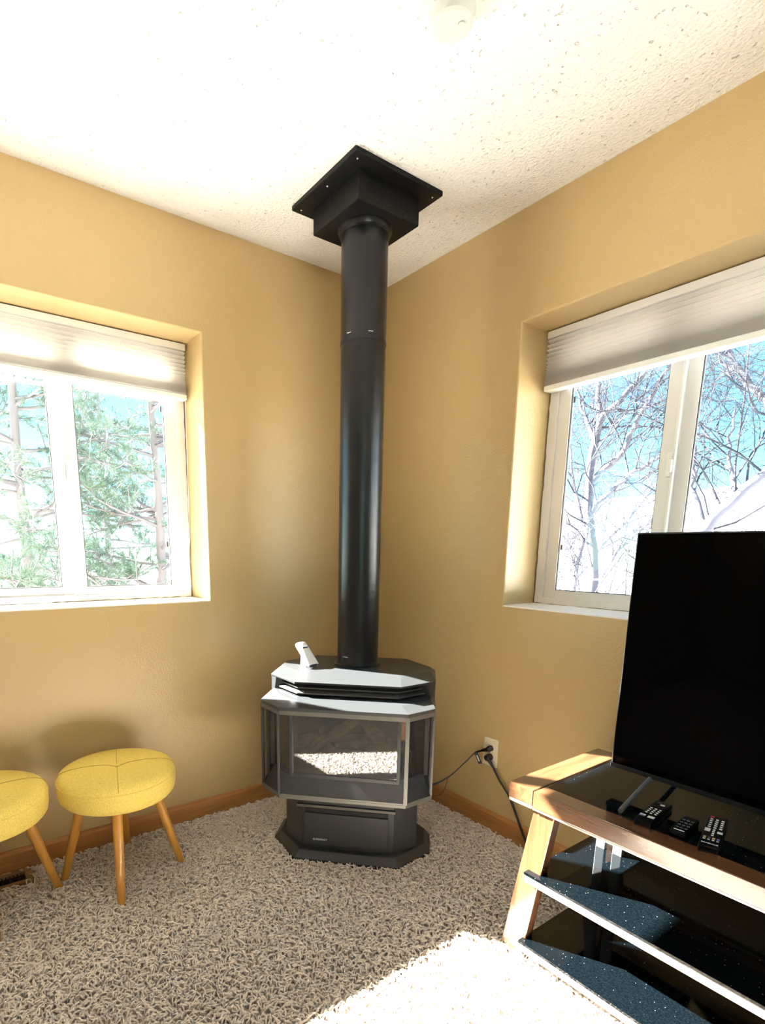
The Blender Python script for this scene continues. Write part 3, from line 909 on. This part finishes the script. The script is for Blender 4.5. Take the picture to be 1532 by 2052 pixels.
MB().tube(rel(o1, smooth_path(pb)), 0.0022, 8).build('cord', M['black_rubber'], c1, smooth=True)
pc = [(0.668, -0.118, 0.222), (0.660, -0.120, 0.180), (0.645, -0.125, 0.140), (0.615, -0.135, 0.118), (0.58, -0.16, 0.112)]
MB().tube(rel(o1, smooth_path(pc)), 0.0014, 6).build('thin_wire', M['red_wire'], c1, smooth=True)
tg = MB().box((-0.009, -0.0006, -0.052), (0.009, 0.0006, 0.0)).build('tag', M['tag'], c1)
tg.location = Vector((0.752, -0.040, 0.350)) - o1
tg.rotation_euler = (0.15, -0.42, 0.1)
tg2 = MB().box((-0.0035, -0.0009, -0.040), (0.0035, -0.0006, -0.012)).build('tag_print', M['button_white'], tg)

c2 = empty('power_cord', (0.806, -0.008, 0.342))
tag(c2, 'black power cord hanging from the outlet down behind the tv stand', 'cord')
o2 = Vector(c2.location)
MB().tube(rel(o2, [(0.806, -0.008, 0.342), (0.806, -0.024, 0.342), (0.806, -0.036, 0.341)]), [0.014, 0.015, 0.013], 16).build('plug', M['black_rubber'], c2, smooth=True)
MB().tube(rel(o2, [(0.808, -0.032, 0.345), (0.822, -0.032, 0.330), (0.835, -0.028, 0.312)]), [0.010, 0.008, 0.005], 10).build('plug_neck', M['black_rubber'], c2, smooth=True)
for dx in (-0.0025, 0.0035):
    pd = [(0.832 + dx, -0.028, 0.316), (0.872 + dx, -0.024, 0.305 - 0.045), (0.925 + dx, -0.022, 0.205), (0.975 + dx, -0.024, 0.125), (1.015 + dx, -0.028, 0.062), (1.06, -0.040, 0.030), (1.18, -0.05, 0.024), (1.34, -0.05, 0.024)]
    MB().tube(rel(o2, smooth_path(pd)), 0.0030, 8).build('cord', M['black_rubber'], c2, smooth=True)

# ------------------------------------------------------------------ smoke detector
sm = empty('smoke_detector', (1.147, -0.774, H))
tag(sm, 'round white smoke detector on the ceiling', 'smoke detector')
MB().lathe([(0.052, 0.0), (0.053, -0.006), (0.052, -0.010), (0.050, -0.012), (0.047, -0.030), (0.042, -0.034), (0.002, -0.036)], 48).build('housing', M['detector'], sm, smooth=True)
MB().lathe([(0.008, -0.0355), (0.0075, -0.038), (0.001, -0.0385)], 16, (0.02, 0.01, 0)).build('test_button', M['detector'], sm, smooth=True)

# ------------------------------------------------------------------ carpet pile
def carpet():
    pitch = 0.0095
    x0, x1, y0, y1 = 0.012, 2.45, -2.45, -0.012
    nx, ny = int((x1 - x0) / pitch), int((y1 - y0) / pitch)
    gx, gy = np.meshgrid(x0 + (np.arange(nx) + 0.5) * pitch, y0 + (np.arange(ny) + 0.5) * pitch, indexing='ij')
    px = (gx + rng.uniform(-.5, .5, gx.shape) * pitch).ravel()
    py = (gy + rng.uniform(-.5, .5, gy.shape) * pitch).ravel()
    s = (px + py) / R2; d = (px - py) / R2
    keep = ~((np.abs(s) < 0.322) & (d > 0.57) & (d < 0.98) & (np.abs(s) + d < 1.155))
    keep &= ~((np.abs(px - 0.072) < 0.055) & (np.abs(py + 1.86) < 0.155))
    px, py = px[keep], py[keep]
    n_ = len(px)
    az = rng.uniform(0, 2 * np.pi, n_)
    ln = rng.uniform(0.017, 0.026, n_)
    rad = rng.uniform(0.0028, 0.0037, n_)
    # four centre points of a curling strand
    cs, sn = np.cos(az), np.sin(az)
    az2 = az + rng.uniform(-1.4, 1.4, n_)
    c2_, s2_ = np.cos(az2), np.sin(az2)
    P0 = np.stack([px, py, np.full(n_, 0.0)], 1)
    P1 = P0 + np.stack([cs * ln * 0.15, sn * ln * 0.15, rng.uniform(0.009, 0.014, n_)], 1)
    P2 = P1 + np.stack([cs * ln * 0.45, sn * ln * 0.45, rng.uniform(0.0005, 0.0060, n_)], 1)
    P3 = P2 + np.stack([c2_ * ln * 0.5, s2_ * ln * 0.5, rng.uniform(-0.007, 0.0015, n_)], 1)
    C = np.stack([P0, P1, P2, P3], 1)                       # n,4,3
    RR = np.stack([rad * 0.8, rad, rad * 1.05, rad * 0.7], 1)
    T_ = np.empty_like(C)
    T_[:, 1:-1] = C[:, 2:] - C[:, :-2]
    T_[:, 0] = C[:, 1] - C[:, 0]; T_[:, -1] = C[:, -1] - C[:, -2]
    T_ /= np.linalg.norm(T_, axis=2, keepdims=True)
    side = np.stack([-sn, cs, np.zeros(n_)], 1)[:, None, :]
    A = side - T_ * np.sum(side * T_, axis=2, keepdims=True)
    A /= np.linalg.norm(A, axis=2, keepdims=True)
    B = np.cross(T_, A)
    K = 3
    ang = np.arange(K) * 2 * np.pi / K + np.pi / 2
    V = C[:, :, None, :] + RR[:, :, None, None] * (A[:, :, None, :] * np.cos(ang)[None, None, :, None] + B[:, :, None, :] * np.sin(ang)[None, None, :, None])
    V = V.reshape(-1, 3)
    base = (np.arange(n_) * 4 * K)[:, None]
    quads = []
    for i in range(3):
        for k in range(K):
            a, b = i * K + k, i * K + (k + 1) % K
            quads.append([a, b, b + K, a + K])
    quads = np.array(quads)
    Q = (base[:, :, None] + quads[None]).reshape(-1, 4)
    tri = np.array([[3 * K, 3 * K + 1, 3 * K + 2]])
    Tt = (base[:, :, None] + tri[None]).reshape(-1, 3)
    me = bpy.data.meshes.new('carpet_pile')
    me.vertices.add(len(V))
    me.vertices.foreach_set('co', V.astype(np.float32).ravel())
    nl = Q.size + Tt.size
    me.loops.add(nl)
    me.loops.foreach_set('vertex_index', np.concatenate([Q.ravel(), Tt.ravel()]).astype(np.int32))
    nf = len(Q) + len(Tt)
    me.polygons.add(nf)
    st = np.concatenate([np.arange(len(Q)) * 4, Q.size + np.arange(len(Tt)) * 3]).astype(np.int32)
    me.polygons.foreach_set('loop_start', st)
    me.polygons.foreach_set('use_smooth', np.ones(nf, dtype=bool))
    me.update(calc_edges=True)
    ob = link('carpet_pile', me, M['carpet'])
    tag(ob, 'beige looped shag carpet pile covering the whole floor', 'carpet', kind='stuff')
carpet()

# ------------------------------------------------------------------ outdoors
GZ = -2.6
def terrain():
    xs = np.linspace(-90, 90, 46); ys = np.linspace(-70, 110, 46)
    X, Y = np.meshgrid(xs, ys, indexing='ij')
    t = np.clip((Y + 0.25 * X - 13.0) / 45.0, 0, 1)
    Z = GZ + 10.0 * t * t * (3 - 2 * t) + np.where(t > 0, 0.35 * np.sin(X * 0.21 + 1.0) * np.cos(Y * 0.17) * t, 0)
    n1 = len(ys)
    f = [(i * n1 + j, (i + 1) * n1 + j, (i + 1) * n1 + j + 1, i * n1 + j + 1) for i in range(len(xs) - 1) for j in range(n1 - 1)]
    me = bpy.data.meshes.new('ground')
    me.from_pydata(np.stack([X, Y, Z], 2).reshape(-1, 3).tolist(), [], f)
    me.shade_smooth()
    tag(link('ground', me, M['snow']), kind='structure')
terrain()

def tubes_mesh(name, segs, m, parent, sides=5):
    """segs: list of (points Nx3, radii N): numpy tube builder, one mesh"""
    VV, FF, off = [], [], 0
    for pts, rad in segs:
        pts = np.asarray(pts); n_ = len(pts)
        t = np.gradient(pts, axis=0); t /= np.linalg.norm(t, axis=1, keepdims=True) + 1e-9
        ref = np.array([0.3, 0.2, 1.0]) if abs(t[0, 2]) < 0.8 else np.array([1.0, 0.1, 0.0])
        a = np.cross(t, ref); a /= np.linalg.norm(a, axis=1, keepdims=True) + 1e-9
        b = np.cross(t, a)
        an = np.arange(sides) * 2 * np.pi / sides
        v = pts[:, None] + np.asarray(rad)[:, None, None] * (a[:, None] * np.cos(an)[None, :, None] + b[:, None] * np.sin(an)[None, :, None])
        VV.append(v.reshape(-1, 3))
        for i in range(n_ - 1):
            for k in range(sides):
                p, q = i * sides + k, i * sides + (k + 1) % sides
                FF.append((off + p, off + q, off + q + sides, off + p + sides))
        off += n_ * sides
    me = bpy.data.meshes.new(name)
    me.from_pydata(np.concatenate(VV).tolist(), [], FF)
    me.shade_smooth()
    return link(name, me, m, parent)

def grow(r_, p, d_, ln, rad, lvl, maxl, segs, spread, up):
    n_ = 5 if lvl < 2 else 4
    pts, dd = [np.array(p)], np.array(d_, float)
    for i in range(n_ - 1):
        dd = dd + r_.normal(0, 0.13 + 0.05 * lvl, 3) + np.array([0, 0, up])
        dd /= np.linalg.norm(dd)
        pts.append(pts[-1] + dd * ln / (n_ - 1))
    end = rad * (0.62 if lvl < maxl else 0.35)
    segs.append((lvl, np.array(pts), np.linspace(rad, end, n_)))
    if lvl >= maxl:
        return
    kids = int(r_.integers(3, 5)) + (1 if lvl >= 2 else 0)
    for k in range(kids):
        t = r_.uniform(0.35, 1.0) if k else 1.0
        i = min(int(t * (n_ - 1)), n_ - 2); fr = t * (n_ - 1) - i
        q = pts[i] * (1 - fr) + pts[i + 1] * fr
        side = r_.normal(0, 1, 3); side -= dd * side.dot(dd); side /= np.linalg.norm(side)
        sp = spread * r_.uniform(0.6, 1.25) * (0.5 if k == 0 else 1.0)
        nd = dd * math.cos(sp) + side * math.sin(sp)
        grow(r_, q, nd, ln * r_.uniform(0.58, 0.80), max(rad * (0.62 if k == 0 else r_.uniform(0.40, 0.55)), 0.0028), lvl + 1, maxl, segs, spread, up)

def bare_tree(x, y, h, seed, label, maxl=5, rad=0.085, lean=(0, 0), shape=None):
    r_ = np.random.default_rng(seed)
    root = empty('bare_tree', (x, y, GZ))
    tag(root, label, 'tree', 'leafless trees outside the right window')
    segs = []
    d_ = np.array([lean[0], lean[1], 1.0]); d_ /= np.linalg.norm(d_)
    if shape is None:
        grow(r_, (0, 0, 0), d_, h * 0.36, rad, 0, maxl, segs, 0.62, 0.05)
    else:
        for lv, r0, r1, pts in shape:
            pts = np.array(pts, float) - np.array([x, y, GZ])
            t0 = np.linspace(0, 1, len(pts)); t1 = np.linspace(0, 1, 4 * len(pts))
            q_ = np.stack([np.interp(t1, t0, pts[:, k]) for k in range(3)], 1)
            q_[1:] += r_.normal(0, 0.012, (len(q_) - 1, 3))
            rr_ = np.linspace(r0, r1, len(q_))
            segs.append((lv, q_, rr_))
            for k in range(3 if lv == 0 else 2, len(q_), 2):
                if lv == 0 and q_[k, 2] < -GZ + 0.2:
                    continue
                for _ in range(1):
                    tdir = q_[k] - q_[k - 1]; tdir /= np.linalg.norm(tdir)
                    e = r_.normal(0, 1, 3); e -= tdir * e.dot(tdir); e /= np.linalg.norm(e)
                    nd = tdir * 0.75 + e * 0.75; nd /= np.linalg.norm(nd)
                    grow(r_, q_[k], nd, r_.uniform(0.6, 1.3), min(rr_[k] * 0.45, 0.016), 3, maxl, segs, 0.65, 0.04)
    tubes_mesh('trunk', [(p, q) for l_, p, q in segs if l_ == 0], M['bark'], root, 8)
    tag(tubes_mesh('limbs', [(p, q) for l_, p, q in segs if 1 <= l_ <= 2], M['bark'], root, 6), kind='stuff')
    tag(tubes_mesh('twigs', [(p, q) for l_, p, q in segs if l_ > 2], M['bark_twig'], root, 3), kind='stuff')
    return root
bare_tree(-2.30, 6.4, 8.6, 11, 'leafless tree whose forked trunk fills the left pane of the right window', 6, shape=[
    (0, 0.105, 0.030, [(-2.30, 6.40, GZ), (-2.28, 6.38, -1.0), (-2.35, 6.40, 0.36), (-2.48, 6.40, 1.25), (-2.64, 6.42, 2.02), (-2.63, 6.40, 2.66), (-2.55, 6.40, 3.12), (-2.62, 6.42, 3.48), (-2.72, 6.44, 3.87), (-2.78, 6.45, 4.57)]),
    (1, 0.050, 0.022, [(-2.55, 6.40, 3.12), (-2.08, 6.40, 3.51), (-1.88, 6.40, 3.76), (-1.74, 6.42, 4.13)]),
    (1, 0.048, 0.020, [(-2.64, 6.41, 2.20), (-2.15, 6.40, 2.65), (-1.96, 6.38, 3.08), (-1.62, 6.36, 3.67), (-1.41, 6.35, 4.16)]),
    (1, 0.035, 0.012, [(-2.61, 6.40, 2.87), (-2.91, 6.42, 3.39), (-3.05, 6.45, 3.95)]),
    (1, 0.045, 0.015, [(-2.60, 6.40, 1.77), (-2.22, 6.40, 2.14), (-1.94, 6.38, 2.34), (-1.59, 6.36, 2.50), (-1.25, 6.35, 2.61)]),
    (1, 0.040, 0.012, [(-2.50, 6.40, 1.35), (-2.85, 6.60, 1.75), (-3.15, 6.80, 2.35), (-3.35, 6.90, 3.1)])])
bare_tree(-0.55, 6.0, 8.8, 23, 'leafless tree seen in the second pane of the right window', 5, shape=[
    (0, 0.10, 0.03, [(-1.05, 6.0, GZ), (-1.05, 6.0, 0.6), (-0.96, 6.0, 1.31), (-0.75, 6.0, 1.59), (-0.49, 6.0, 1.90), (-0.20, 6.0, 2.18), (0.1, 6.02, 2.9), (0.2, 6.05, 3.7)]),
    (1, 0.055, 0.030, [(-0.20, 6.0, 2.18), (-0.22, 6.0, 2.60), (-0.38, 6.0, 2.94), (-0.65, 6.0, 3.25), (-0.88, 6.0, 3.63), (-1.01, 6.0, 3.95)]),
    (1, 0.040, 0.015, [(-0.80, 6.0, 1.52), (-1.05, 6.1, 2.05), (-1.12, 6.15, 2.6), (-1.30, 6.2, 3.2)]),
    (1, 0.035, 0.012, [(-0.49, 6.0, 1.90), (-0.70, 6.1, 2.3), (-0.72, 6.15, 2.9)])])
bare_tree(-6.6, 13.0, 9.6, 31, 'leafless tree further back at the left edge of the right window', 5, 0.10)

for (bx_, by_, bh_, sd_, lb_) in ((-3.3, 8.6, 5.4, 61, 'low leafless shrub at the left edge of the right window'),
                             (-2.0, 9.4, 5.0, 62, 'low leafless shrub behind the forked tree outside'),
                             (-0.7, 8.2, 5.2, 64, 'low leafless shrub just above the television edge'),
                             (-4.6, 11.0, 5.6, 66, 'farthest low leafless shrub outside the right window')):
    sh_ = bare_tree(bx_, by_, bh_, sd_, lb_, 6, 0.035)
    sh_.name = 'bare_shrub'
    sh_['category'] = 'shrub'
    sh_['group'] = 'leafless shrubs outside the right window'

def pine(x, y, h, seed, label, dens=1.0):
    r_ = np.random.default_rng(seed)
    root = empty('pine_tree', (x, y, GZ))
    tag(root, label, 'tree', 'pine trees outside the left window')
    zz = np.linspace(0, h, 9)
    tp = np.stack([r_.normal(0, 0.05, 9).cumsum() * 0.4, r_.normal(0, 0.05, 9).cumsum() * 0.4, zz], 1)
    tubes_mesh('trunk', [(tp, np.linspace(0.10, 0.02, 9))], M['pine_bark'], root, 8)
    br, tips = [], []
    nb = int(95 * dens)
    for i in range(nb):
        z = r_.uniform(0.12, 0.97) * h
        a = r_.uniform(0, 2 * math.pi)
        L_ = (1 - z / h) * 1.9 + 0.45
        p0 = np.array([np.interp(z, zz, tp[:, 0]), np.interp(z, zz, tp[:, 1]), z])
        d_ = np.array([math.cos(a), math.sin(a), r_.uniform(-0.15, 0.35)])
        pts = [p0]
        for k in range(5):
            d_ = d_ + r_.normal(0, 0.12, 3) + np.array([0, 0, 0.03])
            d_ /= np.linalg.norm(d_)
            pts.append(pts[-1] + d_ * L_ / 5)
        pts = np.array(pts)
        br.append((pts, np.linspace(0.022, 0.006, 6)))
        for k in range(int(13 * L_ + 5)):
            t = r_.uniform(0.25, 1.0) * 5
            j = min(int(t), 4)
            q = pts[j] * (1 - (t - j)) + pts[j + 1] * (t - j)
            e = r_.normal(0, 1, 3); e /= np.linalg.norm(e)
            e = e * 0.8 + d_ * 0.6 + np.array([0, 0, 0.25]); e /= np.linalg.norm(e)
            l2 = r_.uniform(0.12, 0.38)
            br.append((np.array([q, q + e * l2 * 0.5 + r_.normal(0, 0.015, 3), q + e * l2]), np.array([0.006, 0.005, 0.003])))
            tips.append((q + e * l2 * r_.uniform(0.5, 1.0), e))
            if r_.random() < 0.6:
                tips.append((q + e * l2, e))
    tag(tubes_mesh('branches', br, M['pine_bark'], root, 4), kind='stuff')
    nn = 40
    P_ = np.array([t[0] for t in tips]); E_ = np.array([t[1] for t in tips])
    n_ = len(P_)
    D_ = r_.normal(0, 1, (n_, nn, 3)); D_ /= np.linalg.norm(D_, axis=2, keepdims=True)
    D_ = D_ * 0.9 + E_[:, None] * 0.75
    D_ /= np.linalg.norm(D_, axis=2, keepdims=True)
    o_ = P_[:, None] - E_[:, None] * r_.uniform(0, 0.08, (n_, nn, 1))
    l_ = r_.uniform(0.08, 0.14, (n_, nn, 1))
    s_ = np.cross(D_, r_.normal(0, 1, (n_, nn, 3))); s_ /= np.linalg.norm(s_, axis=2, keepdims=True)
    V = np.stack([o_ - s_ * 0.0022, o_ + s_ * 0.0022, o_ + D_ * l_], 2).reshape(-1, 3)
    me = bpy.data.meshes.new('needles')
    nt = len(V) // 3
    me.vertices.add(len(V)); me.vertices.foreach_set('co', V.astype(np.float32).ravel())
    me.loops.add(len(V)); me.loops.foreach_set('vertex_index', np.arange(len(V), dtype=np.int32))
    me.polygons.add(nt); me.polygons.foreach_set('loop_start', np.arange(nt, dtype=np.int32) * 3)
    me.update(calc_edges=True)
    tag(link('needles', me, M['needle'], root), kind='stuff')
    return root
pine(-4.6, 0.35, 7.2, 5, 'pine tree in the right pane of the left window', 1.0)
pine(-4.9, -1.05, 7.4, 6, 'pine tree in the left pane of the left window', 1.0)
pine(-8.4, 0.6, 8.5, 8, 'pine tree farther back, behind the other two pines', 0.9)
